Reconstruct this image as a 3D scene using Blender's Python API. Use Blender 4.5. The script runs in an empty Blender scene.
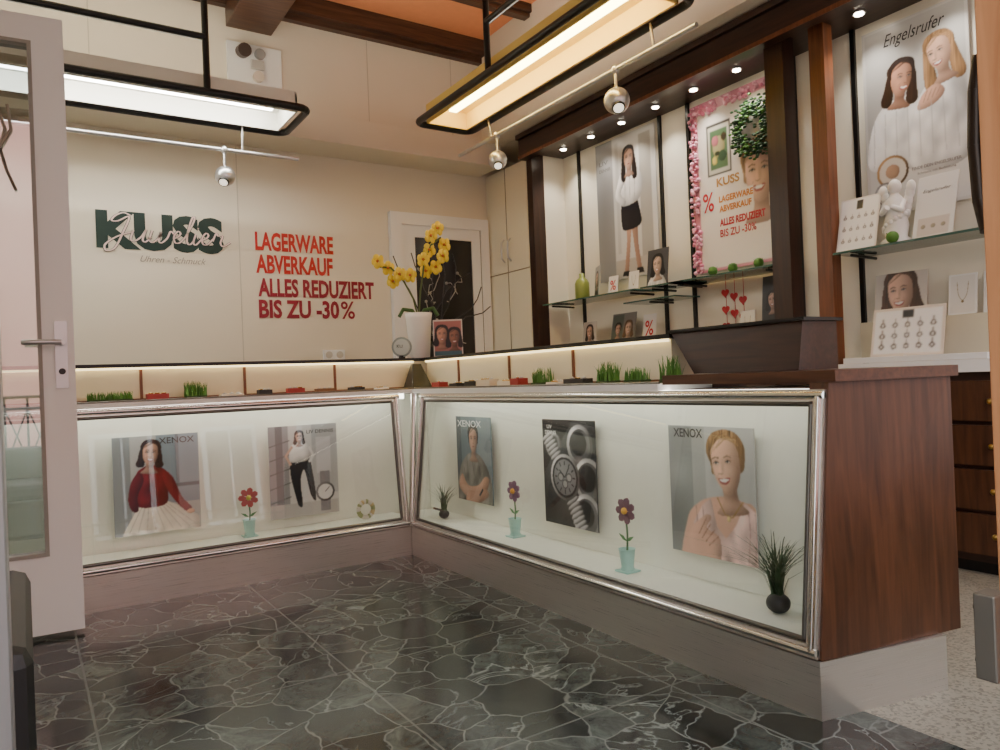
import bpy, bmesh, math, random
import numpy as np
from mathutils import Vector, Matrix
S = 0.8            # drafting units -> metres
random.seed(7); np.random.seed(3)

# ---------------------------------------------------------------- materials
def lin(c):
    o = []
    for x in c[:3]:
        x /= 255.0
        o.append(x/12.92 if x <= 0.04045 else ((x+0.055)/1.055)**2.4)
    return (o[0], o[1], o[2], 1)
_mc = {}
def M(col, rough=0.5, metal=0.0, emit=0.0, name=None, noise=0.0, nscale=20):
    key = (tuple(col), rough, metal, emit, noise)
    if key in _mc: return _mc[key]
    m = bpy.data.materials.new(name or "mat_%d_%d_%d" % tuple(col[:3]))
    m.use_nodes = True
    nt = m.node_tree; b = nt.nodes["Principled BSDF"]
    b.inputs["Base Color"].default_value = lin(col)
    b.inputs["Roughness"].default_value = rough
    b.inputs["Metallic"].default_value = metal
    if emit:
        b.inputs["Emission Color"].default_value = lin(col)
        b.inputs["Emission Strength"].default_value = emit
    if noise:
        tc = nt.nodes.new("ShaderNodeTexCoord"); n = nt.nodes.new("ShaderNodeTexNoise")
        n.inputs["Scale"].default_value = nscale; n.inputs["Detail"].default_value = 6
        nt.links.new(tc.outputs["Object"], n.inputs["Vector"])
        mx = nt.nodes.new("ShaderNodeMix"); mx.data_type = 'RGBA'
        c = lin(col)
        mx.inputs[6].default_value = (c[0]*(1-noise), c[1]*(1-noise), c[2]*(1-noise), 1)
        mx.inputs[7].default_value = (min(1, c[0]*(1+noise)), min(1, c[1]*(1+noise)), min(1, c[2]*(1+noise)), 1)
        nt.links.new(n.outputs["Fac"], mx.inputs[0]); nt.links.new(mx.outputs[2], b.inputs["Base Color"])
    _mc[key] = m
    return m

def wood(name, c1, c2, rough=0.35, axis=2, scale=6):
    m = bpy.data.materials.new(name); m.use_nodes = True
    nt = m.node_tree; b = nt.nodes["Principled BSDF"]
    tc = nt.nodes.new("ShaderNodeTexCoord"); mp = nt.nodes.new("ShaderNodeMapping")
    sc = [9, 9, 9]; sc[axis] = 0.7
    mp.inputs["Scale"].default_value = sc
    n = nt.nodes.new("ShaderNodeTexNoise"); n.inputs["Scale"].default_value = scale
    n.inputs["Detail"].default_value = 8; n.inputs["Distortion"].default_value = 0.6
    r = nt.nodes.new("ShaderNodeValToRGB")
    r.color_ramp.elements[0].position = 0.3; r.color_ramp.elements[0].color = lin(c1)
    r.color_ramp.elements[1].position = 0.7; r.color_ramp.elements[1].color = lin(c2)
    nt.links.new(tc.outputs["Object"], mp.inputs["Vector"]); nt.links.new(mp.outputs[0], n.inputs["Vector"])
    nt.links.new(n.outputs["Fac"], r.inputs[0]); nt.links.new(r.outputs[0], b.inputs["Base Color"])
    b.inputs["Roughness"].default_value = rough
    return m

def steel(name, col, rough, metal=.85):
    m = bpy.data.materials.new(name); m.use_nodes = True
    nt = m.node_tree; b = nt.nodes["Principled BSDF"]
    b.inputs["Metallic"].default_value = metal
    tc = nt.nodes.new("ShaderNodeTexCoord"); mp = nt.nodes.new("ShaderNodeMapping")
    mp.inputs["Scale"].default_value = (1.5, 1.5, 260)
    n = nt.nodes.new("ShaderNodeTexNoise"); n.inputs["Scale"].default_value = 4; n.inputs["Detail"].default_value = 4
    mr = nt.nodes.new("ShaderNodeMapRange")
    mr.inputs["To Min"].default_value = rough*0.75; mr.inputs["To Max"].default_value = rough*1.25
    nt.links.new(tc.outputs["Object"], mp.inputs["Vector"]); nt.links.new(mp.outputs[0], n.inputs["Vector"])
    nt.links.new(n.outputs["Fac"], mr.inputs["Value"]); nt.links.new(mr.outputs[0], b.inputs["Roughness"])
    r = nt.nodes.new("ShaderNodeValToRGB"); c = lin(col)
    r.color_ramp.elements[0].position = .3; r.color_ramp.elements[1].position = .7
    r.color_ramp.elements[0].color = (c[0]*.92, c[1]*.92, c[2]*.92, 1); r.color_ramp.elements[1].color = (min(1, c[0]*1.05), min(1, c[1]*1.05), min(1, c[2]*1.05), 1)
    nt.links.new(n.outputs["Fac"], r.inputs[0]); nt.links.new(r.outputs[0], b.inputs["Base Color"])
    return m

def glass(name, tint=(252, 254, 252), base=.04, rim=.9):
    m = bpy.data.materials.new(name); m.use_nodes = True
    nt = m.node_tree; nt.nodes.clear(); L = nt.links.new
    out = nt.nodes.new("ShaderNodeOutputMaterial"); mix = nt.nodes.new("ShaderNodeMixShader")
    tr = nt.nodes.new("ShaderNodeBsdfTransparent"); gl = nt.nodes.new("ShaderNodeBsdfGlossy")
    fr = nt.nodes.new("ShaderNodeLayerWeight"); fr.inputs["Blend"].default_value = 0.5
    tr.inputs["Color"].default_value = lin(tint); gl.inputs["Roughness"].default_value = 0.01
    pw = nt.nodes.new("ShaderNodeMath"); pw.operation = 'POWER'; pw.inputs[1].default_value = 5
    ma = nt.nodes.new("ShaderNodeMath"); ma.operation = 'MULTIPLY_ADD'; ma.inputs[1].default_value = rim; ma.inputs[2].default_value = base
    L(fr.outputs["Facing"], pw.inputs[0]); L(pw.outputs[0], ma.inputs[0]); L(ma.outputs[0], mix.inputs[0])
    L(tr.outputs[0], mix.inputs[1]); L(gl.outputs[0], mix.inputs[2])
    L(mix.outputs[0], out.inputs[0])
    return m

def floor_mat():
    m = bpy.data.materials.new("green_marble_paving"); m.use_nodes = True
    nt = m.node_tree; N = nt.nodes.new; L = nt.links.new
    b = nt.nodes["Principled BSDF"]
    tc = N("ShaderNodeTexCoord")
    nz = N("ShaderNodeTexNoise"); nz.inputs["Scale"].default_value = 3.6; nz.inputs["Detail"].default_value = 3.5; nz.inputs["Roughness"].default_value = .55
    L(tc.outputs["Object"], nz.inputs["Vector"])
    vm = N("ShaderNodeVectorMath"); vm.operation = 'MULTIPLY_ADD'
    vm.inputs[1].default_value = (0.18, 0.18, 0); L(nz.outputs["Color"], vm.inputs[0]); L(tc.outputs["Object"], vm.inputs[2])
    SC = 7.4
    ve = N("ShaderNodeTexVoronoi"); ve.feature = 'DISTANCE_TO_EDGE'; ve.voronoi_dimensions = '2D'; ve.inputs["Scale"].default_value = SC
    vc = N("ShaderNodeTexVoronoi"); vc.feature = 'F1'; vc.voronoi_dimensions = '2D'; vc.inputs["Scale"].default_value = SC
    L(vm.outputs[0], ve.inputs["Vector"]); L(vm.outputs[0], vc.inputs["Vector"])
    sep = N("ShaderNodeSeparateColor"); L(vc.outputs["Color"], sep.inputs[0])
    r1 = N("ShaderNodeValToRGB"); r1.color_ramp.elements[0].color = lin((14, 18, 18)); r1.color_ramp.elements[1].color = lin((58, 64, 61))
    L(sep.outputs[0], r1.inputs[0])
    off = N("ShaderNodeVectorMath"); off.operation = 'MULTIPLY_ADD'; off.inputs[1].default_value = (5, 5, 5)
    L(vc.outputs["Color"], off.inputs[0]); L(tc.outputs["Object"], off.inputs[2])
    n2 = N("ShaderNodeTexNoise"); n2.inputs["Scale"].default_value = 10; n2.inputs["Detail"].default_value = 12; n2.inputs["Roughness"].default_value = 0.74
    n2.inputs["Distortion"].default_value = .9
    L(off.outputs[0], n2.inputs["Vector"])
    r2 = N("ShaderNodeValToRGB"); r2.color_ramp.elements[0].position = 0.38; r2.color_ramp.elements[1].position = 0.75
    r2.color_ramp.elements[0].color = (0.35, 0.35, 0.35, 1); r2.color_ramp.elements[1].color = (3.3, 3.3, 3.25, 1)
    L(n2.outputs["Fac"], r2.inputs[0])
    mu = N("ShaderNodeMix"); mu.data_type = 'RGBA'; mu.blend_type = 'MULTIPLY'; mu.inputs[0].default_value = 1
    L(r1.outputs[0], mu.inputs[6]); L(r2.outputs[0], mu.inputs[7])
    n3 = N("ShaderNodeTexNoise"); n3.inputs["Scale"].default_value = 5; n3.inputs["Detail"].default_value = 6; n3.inputs["Distortion"].default_value = .6
    L(off.outputs[0], n3.inputs["Vector"])
    s1 = N("ShaderNodeMath"); s1.operation = 'SUBTRACT'; s1.inputs[1].default_value = 0.5; L(n3.outputs["Fac"], s1.inputs[0])
    s2 = N("ShaderNodeMath"); s2.operation = 'ABSOLUTE'; L(s1.outputs[0], s2.inputs[0])
    s3 = N("ShaderNodeMapRange"); s3.inputs["From Min"].default_value = 0.0; s3.inputs["From Max"].default_value = 0.011
    s3.inputs["To Min"].default_value = 0.75; s3.inputs["To Max"].default_value = 0; L(s2.outputs[0], s3.inputs["Value"])
    s4 = N("ShaderNodeMath"); s4.operation = 'MULTIPLY'; L(s3.outputs[0], s4.inputs[0]); L(sep.outputs[1], s4.inputs[1])
    mv = N("ShaderNodeMix"); mv.data_type = 'RGBA'; mv.inputs[7].default_value = lin((138, 146, 142))
    L(s4.outputs[0], mv.inputs[0]); L(mu.outputs[2], mv.inputs[6])
    g = N("ShaderNodeMapRange"); g.inputs["From Min"].default_value = 0.008; g.inputs["From Max"].default_value = 0.024
    g.inputs["To Min"].default_value = 0.75; g.inputs["To Max"].default_value = 0; L(ve.outputs["Distance"], g.inputs["Value"])
    mg = N("ShaderNodeMix"); mg.data_type = 'RGBA'; mg.inputs[7].default_value = lin((112, 117, 113))
    L(g.outputs[0], mg.inputs[0]); L(mv.outputs[2], mg.inputs[6])
    br = N("ShaderNodeTexBrick"); br.offset = 0; br.inputs["Scale"].default_value = 1
    br.inputs["Brick Width"].default_value = 0.62; br.inputs["Row Height"].default_value = 0.62
    br.inputs["Mortar Size"].default_value = 0.003
    L(tc.outputs["Object"], br.inputs["Vector"])
    mj = N("ShaderNodeMix"); mj.data_type = 'RGBA'; mj.inputs[7].default_value = lin((92, 96, 93))
    L(br.outputs["Fac"], mj.inputs[0]); L(mg.outputs[2], mj.inputs[6])
    L(mj.outputs[2], b.inputs["Base Color"])
    rr = N("ShaderNodeMapRange"); rr.inputs["To Min"].default_value = .1; rr.inputs["To Max"].default_value = .26; L(n2.outputs["Fac"], rr.inputs["Value"])
    L(rr.outputs[0], b.inputs["Roughness"])
    b.inputs["Specular IOR Level"].default_value = 0.25
    return m

def terrazzo():
    m = bpy.data.materials.new("terrazzo"); m.use_nodes = True
    nt = m.node_tree; N = nt.nodes.new; L = nt.links.new; b = nt.nodes["Principled BSDF"]
    tc = N("ShaderNodeTexCoord"); v = N("ShaderNodeTexVoronoi"); v.inputs["Scale"].default_value = 160
    L(tc.outputs["Object"], v.inputs["Vector"]); sp = N("ShaderNodeSeparateColor"); L(v.outputs["Color"], sp.inputs[0])
    r = N("ShaderNodeValToRGB"); r.color_ramp.elements[0].color = lin((112, 106, 96)); r.color_ramp.elements[1].color = lin((148, 141, 127))
    r.color_ramp.elements[0].position = 0.1; r.color_ramp.elements[1].position = 0.5
    L(sp.outputs[0], r.inputs[0]); L(r.outputs[0], b.inputs["Base Color"]); b.inputs["Roughness"].default_value = 0.5
    return m

PRINT = bpy.data.materials.new("printed_paper"); PRINT.use_nodes = True
_a = PRINT.node_tree.nodes.new("ShaderNodeAttribute"); _a.attribute_name = "ink"
PRINT.node_tree.links.new(_a.outputs["Color"], PRINT.node_tree.nodes["Principled BSDF"].inputs["Base Color"])
PRINT.node_tree.nodes["Principled BSDF"].inputs["Roughness"].default_value = .35

CHROME = M((214, 212, 208), 0.14, 1.0, name="chrome")
STEEL = steel("brushed_steel", (218, 214, 208), 0.3)
STEELD = M((110, 108, 104), 0.3, .9, name="dark_steel")
BLACK = M((14, 14, 14), 0.35, name="black_metal")
BLK2 = M((16, 15, 15), 0.5, name="black_leather", noise=0.2)
CREAM = M((238, 233, 214), 0.55, name="cream_lacquer")
RISER = M((240, 230, 200), 0.55, name="cream_riser")
CASE = M((238, 240, 228), 0.6, name="case_fabric", noise=0.03)
WHITE = M((240, 240, 238), 0.4, name="white_lacquer")
WALL = M((230, 221, 202), 0.85, name="beige_plaster", noise=0.03, nscale=3)
WOODP = wood("walnut_panel", (60, 36, 23), (92, 58, 37))
WOODH = wood("walnut_horizontal", (64, 38, 24), (96, 60, 39), axis=1)
WOODD = wood("dark_walnut", (42, 26, 21), (66, 42, 33), axis=1)
WOODV = wood("dark_post", (40, 23, 17), (62, 37, 26), axis=2)
WOODO = wood("orange_post", (100, 58, 35), (132, 80, 49), axis=2)
JAMB = wood("pine_jamb", (166, 110, 70), (194, 136, 92), axis=2)
BEAM = wood("beam_wood", (60, 40, 31), (94, 66, 50), axis=0)
GLASS = glass("case_glass", base=.07)
GLASS2 = glass("door_glass", (206, 218, 224), base=.45, rim=.5)
SHELFG = M((70, 100, 90), 0.08, name="shelf_edge_glass")
GRASS = M((84, 134, 50), 0.6, name="grass", noise=0.4)
GRASSD = M((42, 72, 38), 0.6, name="dark_grass", noise=0.4)
SILVER = M((205, 205, 206), 0.3, 0.85, name="silver")

# ---------------------------------------------------------------- mesh builder
class B:
    def __init__(s):
        s.v = []; s.f = []; s.m = []; s.sm = []; s.mats = []
    def add(s, vs, fs, mat, smooth=False):
        if mat not in s.mats: s.mats.append(mat)
        i = s.mats.index(mat); o = len(s.v)
        s.v += [tuple(v) for v in vs]
        for f in fs:
            s.f.append([o+k for k in f]); s.m.append(i); s.sm.append(smooth)
    def prism(s, bot, top, mat):
        n = len(bot)
        s.add(list(bot)+list(top), [list(range(n))[::-1], list(range(n, 2*n))] + [[i, (i+1) % n, n+(i+1) % n, n+i] for i in range(n)], mat)
    def box(s, x0, x1, y0, y1, z0, z1, mat):
        q = [(x0, y0), (x1, y0), (x1, y1), (x0, y1)]
        s.prism([(a, b, z0) for a, b in q], [(a, b, z1) for a, b in q], mat)
    def cyl(s, p0, p1, r0, mat, r1=None, n=14):
        p0 = Vector(p0); p1 = Vector(p1); r1 = r0 if r1 is None else r1
        d = (p1-p0).normalized()
        a = d.orthogonal().normalized(); b = d.cross(a)
        vs = []
        for p, r in ((p0, r0), (p1, r1)):
            for i in range(n):
                t = 2*math.pi*i/n
                vs.append(p + a*r*math.cos(t) + b*r*math.sin(t))
        s.add(vs, [[i, (i+1) % n, n+(i+1) % n, n+i] for i in range(n)], mat, True)
        s.add(vs, [list(range(n))[::-1], list(range(n, 2*n))], mat, False)
    def ball(s, c, r, mat, n=16, k=10):
        if not isinstance(r, (tuple, list)): r = (r, r, r)
        vs = []; fs = []
        for j in range(k+1):
            ph = math.pi*j/k
            for i in range(n):
                t = 2*math.pi*i/n
                vs.append((c[0]+r[0]*math.sin(ph)*math.cos(t), c[1]+r[1]*math.sin(ph)*math.sin(t), c[2]+r[2]*math.cos(ph)))
        for j in range(k):
            for i in range(n):
                fs.append([j*n+i, (j+1)*n+i, (j+1)*n+(i+1) % n, j*n+(i+1) % n])
        s.add(vs, fs, mat, True)
    def tube(s, pts, r, mat, n=10):
        for a, b in zip(pts, pts[1:]): s.cyl(a, b, r, mat, n=n)
        for p in pts[1:-1]: s.ball(p, r, mat, n=n, k=6)
    def lathe(s, c, prof, mat, n=28):
        vs = []; fs = []
        for r, z in prof:
            for i in range(n):
                t = 2*math.pi*i/n; vs.append((c[0]+r*math.cos(t), c[1]+r*math.sin(t), c[2]+z))
        for j in range(len(prof)-1):
            for i in range(n): fs.append([j*n+i, j*n+(i+1) % n, (j+1)*n+(i+1) % n, (j+1)*n+i])
        s.add(vs, fs, mat, True)
        s.add(vs[:n], [list(range(n))], mat)
    def tuft(s, c, rx, ry, h, n, mat, w=0.006, spread=0.5):
        for _ in range(n):
            bx = c[0]+random.uniform(-rx, rx); by = c[1]+random.uniform(-ry, ry)
            a = random.uniform(0, 2*math.pi); l = h*random.uniform(.6, 1.1); o = l*spread*random.random()
            dx = math.cos(a); dy = math.sin(a); pts = []
            for k in range(4):
                t = k/3; ww = w*(1-t*.9)
                px = bx+dx*o*t*t; py = by+dy*o*t*t; pz = c[2]+l*(t - .35*spread*t*t)
                pts += [(px-dy*ww, py+dx*ww, pz), (px+dy*ww, py-dx*ww, pz)]
            s.add(pts, [[0, 1, 3, 2], [2, 3, 5, 4], [4, 5, 7, 6]], mat)
    def text(s, st, o, u, v, w, h, mat, off=0.0, shear=0.0, lift=0.002):
        cu = bpy.data.curves.new("t", 'FONT'); cu.body = st; cu.offset = off; cu.shear = shear
        cu.resolution_u = 3
        ob = bpy.data.objects.new("t", cu); bpy.context.scene.collection.objects.link(ob)
        bpy.context.view_layer.update()
        me = bpy.data.meshes.new_from_object(ob)
        vs = [x.co.copy() for x in me.vertices]; fs = [list(p.vertices) for p in me.polygons]
        bpy.data.objects.remove(ob); bpy.data.curves.remove(cu); bpy.data.meshes.remove(me)
        if not vs: return
        x0 = min(p.x for p in vs); x1 = max(p.x for p in vs); y0 = min(p.y for p in vs); y1 = max(p.y for p in vs)
        u = Vector(u); v = Vector(v); nn = u.cross(v); o = Vector(o)
        s.add([o + u*((p.x-x0)/(x1-x0)*w) + v*((p.y-y0)/(y1-y0)*h) + nn*lift for p in vs], fs, mat)
    def ribbon(s, pts, wd, o, u, v, mat, lift):
        """brush stroke in the u,v plane (script lettering)"""
        u = Vector(u); v = Vector(v); nn = u.cross(v); o = Vector(o); n = len(pts); vs = []
        for i, (x, y) in enumerate(pts):
            a = pts[max(0, i-1)]; c = pts[min(n-1, i+1)]; dx, dy = c[0]-a[0], c[1]-a[1]; d = math.hypot(dx, dy) or 1
            w = wd*(.5+.5*abs(dy)/d); nx, ny = -dy/d*w/2, dx/d*w/2
            vs += [o+u*(x+nx)+v*(y+ny)+nn*lift, o+u*(x-nx)+v*(y-ny)+nn*lift]
        s.add(vs, [[2*i, 2*i+1, 2*i+3, 2*i+2] for i in range(n-1)], mat)
    def make(s, name, bevel=0):
        me = bpy.data.meshes.new(name)
        vs = [Vector(p)*S for p in s.v]
        lo = Vector((min(p.x for p in vs), min(p.y for p in vs), min(p.z for p in vs)))
        hi = Vector((max(p.x for p in vs), max(p.y for p in vs), max(p.z for p in vs)))
        c = Vector(((lo.x+hi.x)/2, (lo.y+hi.y)/2, lo.z))
        me.from_pydata([p-c for p in vs], [], s.f)
        for m in s.mats: me.materials.append(m)
        me.polygons.foreach_set("material_index", s.m); me.polygons.foreach_set("use_smooth", s.sm)
        me.update()
        ob = bpy.data.objects.new(name, me); ob.location = c
        bpy.context.scene.collection.objects.link(ob)
        if bevel:
            bv = ob.modifiers.new("bevel", 'BEVEL'); bv.width = bevel*S; bv.segments = 2; bv.limit_method = 'ANGLE'
        return ob

def cat(pts, k=5, closed=True):
    n = len(pts); out = []
    for i in range(n if closed else n-1):
        if closed: p0, p1, p2, p3 = pts[i-1], pts[i], pts[(i+1) % n], pts[(i+2) % n]
        else: p0, p1, p2, p3 = pts[max(0, i-1)], pts[i], pts[i+1], pts[min(n-1, i+2)]
        for j in range(k):
            t = j/k
            out.append(tuple(0.5*((2*p1[a]) + (-p0[a]+p2[a])*t + (2*p0[a]-5*p1[a]+4*p2[a]-p3[a])*t*t + (-p0[a]+3*p1[a]-3*p2[a]+p3[a])*t**3) for a in (0, 1)))
    if not closed: out.append(tuple(pts[-1]))
    return out
smooth_poly = cat

def gk(sig):
    k = int(max(1, math.ceil(sig*2.5))); x = np.arange(-k, k+1); g = np.exp(-x*x/(2*sig*sig)); return k, g/g.sum()
def blur(m, sig, sigy=None):
    k, g = gk(sig); k2, g2 = gk(sigy or sig)
    p = np.pad(m, ((k2, k2), (k, k)), mode='edge')
    o = np.zeros((p.shape[0], m.shape[1]))
    for i, w in enumerate(g): o += w*p[:, i:i+m.shape[1]]
    q = np.zeros(m.shape)
    for i, w in enumerate(g2): q += w*o[i:i+m.shape[0], :]
    return q

class Poster(B):
    """flat printed card; the print is a colour attribute on a fine grid. coordinates: width = 1, height = A"""
    def __init__(s, o, u, v, w, h, bg, thick=0.006, res=130):
        super().__init__()
        s.o = Vector(o); s.u = Vector(u).normalized(); s.vv = Vector(v).normalized(); s.n = s.u.cross(s.vv)
        s.w = w; s.h = h; s.A = h/w; s.nx = res; s.ny = max(2, int(res*s.A))
        s.X, s.Y = np.meshgrid(np.linspace(0, 1, s.nx+1), np.linspace(0, s.A, s.ny+1))
        s.img = np.ones((s.ny+1, s.nx+1, 3))*np.array(lin(bg)[:3])
        def nf(a, b_):
            q = blur(np.random.normal(0, 1, s.X.shape), a, b_); return q/q.std()
        s.N1 = nf(res*.03, res*.05); s.N2 = nf(.7, res*.07)
        b = [s.o, s.o+s.u*w, s.o+s.u*w+s.vv*h, s.o+s.vv*h]
        s.prism([p - s.n*thick for p in b], [p - s.n*.001 for p in b], M(bg, 0.35))
    def P(s, x, y, l=0.0):
        return s.o + s.u*(x*s.w) + s.vv*(y*s.w) + s.n*l
    def mask(s, pts):
        ins = np.zeros(s.X.shape, bool); n = len(pts)
        for i in range(n):
            x1, y1 = pts[i]; x2, y2 = pts[(i+1) % n]
            if y1 == y2: continue
            ins ^= ((y1 > s.Y) != (y2 > s.Y)) & (s.X < (x2-x1)*(s.Y-y1)/(y2-y1)+x1)
        return ins.astype(float)
    def paint(s, m, c, shade, tex=0.0, hair=0.0):
        col = np.array(lin(c)[:3]); ar = m.sum()
        if ar < 1: return
        a = blur(m, .6)[..., None]; f = np.ones(m.shape)
        if shade and ar > 25:
            sg = min(12, max(1.2, math.sqrt(ar)*.17)); h = blur(m, sg); gy, gx = np.gradient(h)
            f = 1 + shade*((gx*.9-gy*.6)*sg*1.0 + (h-.85)*.5)
        f = np.clip(f*(1+tex*s.N1+hair*s.N2), .3, 1.6)[..., None]
        s.img = s.img*(1-a) + np.clip(col*f, 0, 1)*a
    def poly(s, pts, c, sm=False, shade=.8, tex=.07, hair=0.0):
        if sm: pts = smooth_poly(pts)
        s.paint(s.mask(pts), c, shade, tex, hair)
    def rect(s, x0, y0, x1, y1, c): s.paint(s.mask([(x0, y0), (x1, y0), (x1, y1), (x0, y1)]), c, 0)
    def ell(s, cx, cy, rx, ry, c, rot=0, n=26, shade=.6):
        cr, sr = math.cos(rot), math.sin(rot)
        s.poly([(cx+rx*math.cos(t)*cr-ry*math.sin(t)*sr, cy+rx*math.cos(t)*sr+ry*math.sin(t)*cr) for t in [2*math.pi*i/n for i in range(n)]], c, shade=shade, tex=0)
    def line(s, pts, wd, c, k=1.0):
        wd = max(wd, 1.1/s.nx); m = np.zeros(s.X.shape)
        for (x0, y0), (x1, y1) in zip(pts, pts[1:]):
            dx, dy = x1-x0, y1-y0; L2 = dx*dx+dy*dy or 1
            t = np.clip(((s.X-x0)*dx+(s.Y-y0)*dy)/L2, 0, 1)
            m = np.maximum(m, (np.hypot(s.X-x0-t*dx, s.Y-y0-t*dy) < wd/2).astype(float))
        a = blur(m, .6)[..., None]*k; s.img = s.img*(1-a)+np.array(lin(c)[:3])*a
    def soft(s, x, y, r, f, ry=None):
        g = np.exp(-((s.X-x)**2/(2*r*r)+(s.Y-y)**2/(2*(ry or r)**2)))[..., None]; s.img = np.clip(s.img*(1+(f-1)*g), 0, 1)
    def txt(s, st, x, y, w, h, c, off=0.0, shear=0.0):
        s.text(st, s.P(x, y, 0), s.u, s.vv, w*s.w, h*s.w, M(c, 0.4), off, shear, lift=.0012)
    def make(s, name):
        vs = [s.P(s.X[j, i], s.Y[j, i]) for j in range(s.ny+1) for i in range(s.nx+1)]; W = s.nx+1
        off = len(s.v)
        s.add(vs, [[j*W+i, j*W+i+1, (j+1)*W+i+1, (j+1)*W+i] for j in range(s.ny) for i in range(s.nx)], PRINT)
        ob = super().make(name)
        im = s.img; lum = (im @ np.array([.25, .65, .1]))[..., None]; im = (im*.85+lum*.15)**1.2
        at = ob.data.color_attributes.new("ink", 'FLOAT_COLOR', 'POINT')
        arr = np.ones((len(s.v), 4)); arr[off:off+len(vs), :3] = (im*(1+np.random.normal(0, .012, im.shape))).clip(0, 1).reshape(-1, 3)
        at.data.foreach_set("color", arr.ravel())
        return ob
    def face(s, cx, cy, r, skin=(222, 180, 155), hair=(70, 45, 32), long=0, smile=True, turn=0.0, tilt=0.0, neck=True):
        dk = tuple(int(x*.86) for x in skin); hi = tuple(min(255, int(x*1.35+12)) for x in hair); hd = tuple(int(x*.62) for x in hair)
        ct, st_ = math.cos(tilt), math.sin(tilt)
        def T(x, y): return (cx+(x*ct-y*st_)*r, cy+(x*st_+y*ct)*r)
        def TP(l): return [T(*q) for q in l]
        t_ = turn*.22
        s.poly(TP([(-.7-t_*.4, .1), (-.76-t_*.5, .6), (-.45, 1.04), (.05, 1.14), (.55, 1.0), (.76-t_*.5, .55), (.7-t_*.5, .05), (.54, -.3), (-.54, -.3)]), hair, True, hair=.16)
        if long:
            for sx in (-1, 1):
                s.poly(TP([(sx*.5, .8), (sx*.8, .25), (sx*.92, -.5), (sx*1.05, -long*.8), (sx*.8, -long), (sx*.42, -long*.9), (sx*.38, -.5), (sx*.52, .1)]), hair, True, hair=.2)
        if neck:
            s.poly(TP([(-.27, -.4), (-.29, -1.15), (-.62, -1.6), (.62, -1.6), (.31, -1.15), (.27, -.4)]), dk, True, tex=0)
            s.soft(*T(0, -1.0), .25*r, .68, .14*r)
        s.poly(TP([(-.56, .45), (-.57, .0), (-.49, -.45), (-.25, -.84), (t_*.6, -.98), (.25, -.84), (.49, -.45), (.57, .0), (.56, .45), (.4, .86), (0, .98), (-.4, .86)]), skin, True, .9, tex=0)
        s.soft(*T(.42+t_, -.1), .2*r, .82, .5*r); s.soft(*T(-.5+t_*.5, -.3), .12*r, .88, .3*r)
        c = t_
        s.poly(TP([(-.58, .05), (-.58, .45), (-.44, .66), (-.2, .84), (.08, .86), (.4, .7), (.56, .4), (.58, .05), (.72, .5), (.56, .98), (.05, 1.16), (-.5, 1.03), (-.76, .55)]), hair, True, hair=.18)
        for i in range(9):
            s.line(TP([(-.66+.06*i, .35+.04*i), (-.4+.08*i, .88+.05*math.sin(i)), (.1+.06*i, 1.04-.05*i), (.6-.01*i, .55+.04*i)]), .012, hi if i % 2 else hd, .35)
        for sx in (-1, 1):
            s.soft(*T(c+sx*.24, .13), .11*r, .74, .08*r)
            s.line(TP([(c+sx*.38, .24), (c+sx*.24, .29), (c+sx*.12, .25)]), .04*r, tuple(int(x*.6) for x in hair), .85)
            s.ell(*T(c+sx*.24, .1), .09*r, .034*r, (222, 214, 208), shade=0); s.ell(*T(c+sx*.24, .1), .045*r, .042*r, (48, 42, 40), shade=0)
            s.line(TP([(c+sx*.35, .1), (c+sx*.24, .145), (c+sx*.14, .1)]), .035*r, (46, 34, 32), .95)
        s.soft(*T(c*1.6+.09, -.06), .05*r, .8, .16*r); s.soft(*T(c*1.6-.02, -.12), .04*r, 1.12, .14*r)
        s.line(TP([(c*1.6-.08, -.26), (c*1.6, -.29), (c*1.6+.08, -.26)]), .03*r, tuple(int(x*.62) for x in skin), .7)
        for sx in (-1, 1): s.soft(*T(c+sx*.3, -.2), .1*r, 1.07)
        if smile:
            s.poly(TP([(c-.25, -.43), (c-.1, -.42), (c, -.44), (c+.1, -.42), (c+.25, -.43), (c+.15, -.6), (c, -.64), (c-.15, -.6)]), (176, 92, 88), True, 0)
            s.poly(TP([(c-.19, -.455), (c+.19, -.455), (c+.11, -.53), (c, -.56), (c-.11, -.53)]), (244, 240, 236), True, 0)
            for sx in (-1, 1): s.line(TP([(c+sx*.2, -.26), (c+sx*.3, -.42)]), .02*r, dk, .6)
        else: s.ell(*T(c, -.5), .15*r, .05*r, (166, 100, 94), shade=0); s.line(TP([(c-.13, -.5), (c+.13, -.5)]), .02*r, (120, 66, 64), .7)
        s.soft(*T(c, -.72), .1*r, .92, .04*r)

UX = (1, 0, 0); UY = (0, -1, 0); UZ = (0, 0, 1)

# ---------------------------------------------------------------- room shell
ZC = 4.06
b = B(); b.box(-1.7, 2.0, -0.9, 5.85, -0.1, 0, floor_mat()); b.make("floor")
b = B(); b.box(2.0, 4.2, -0.9, 5.85, -0.1, 0, terrazzo()); b.make("floor.001")
b = B(); b.box(-1.7, 4.2, 5.72, 5.87, 0, ZC, WALL)
seam = M((200, 192, 174), .8)
for x in (-.6, .45, 2.5, 3.3):
    b.box(x-.003, x+.003, 5.717, 5.722, 3.05, 3.9, seam)
b.box(1.4, 1.406, 5.717, 5.722, 1.0, 2.83, seam)
b.make("wall_back")
b = B(); b.box(-1.7, -1.58, .3, 5.72, 0, ZC, WALL); b.make("wall_left")
b = B(); b.box(4.02, 4.2, .3, 5.72, 0, ZC, WALL); b.make("wall_right")
SAL = M((240, 160, 112), .8, name="salmon_ceiling", noise=.06)
b = B(); b.box(-1.7, 4.2, .15, 5.87, ZC, ZC+.15, SAL); b.make("ceiling")
b = B()
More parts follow.
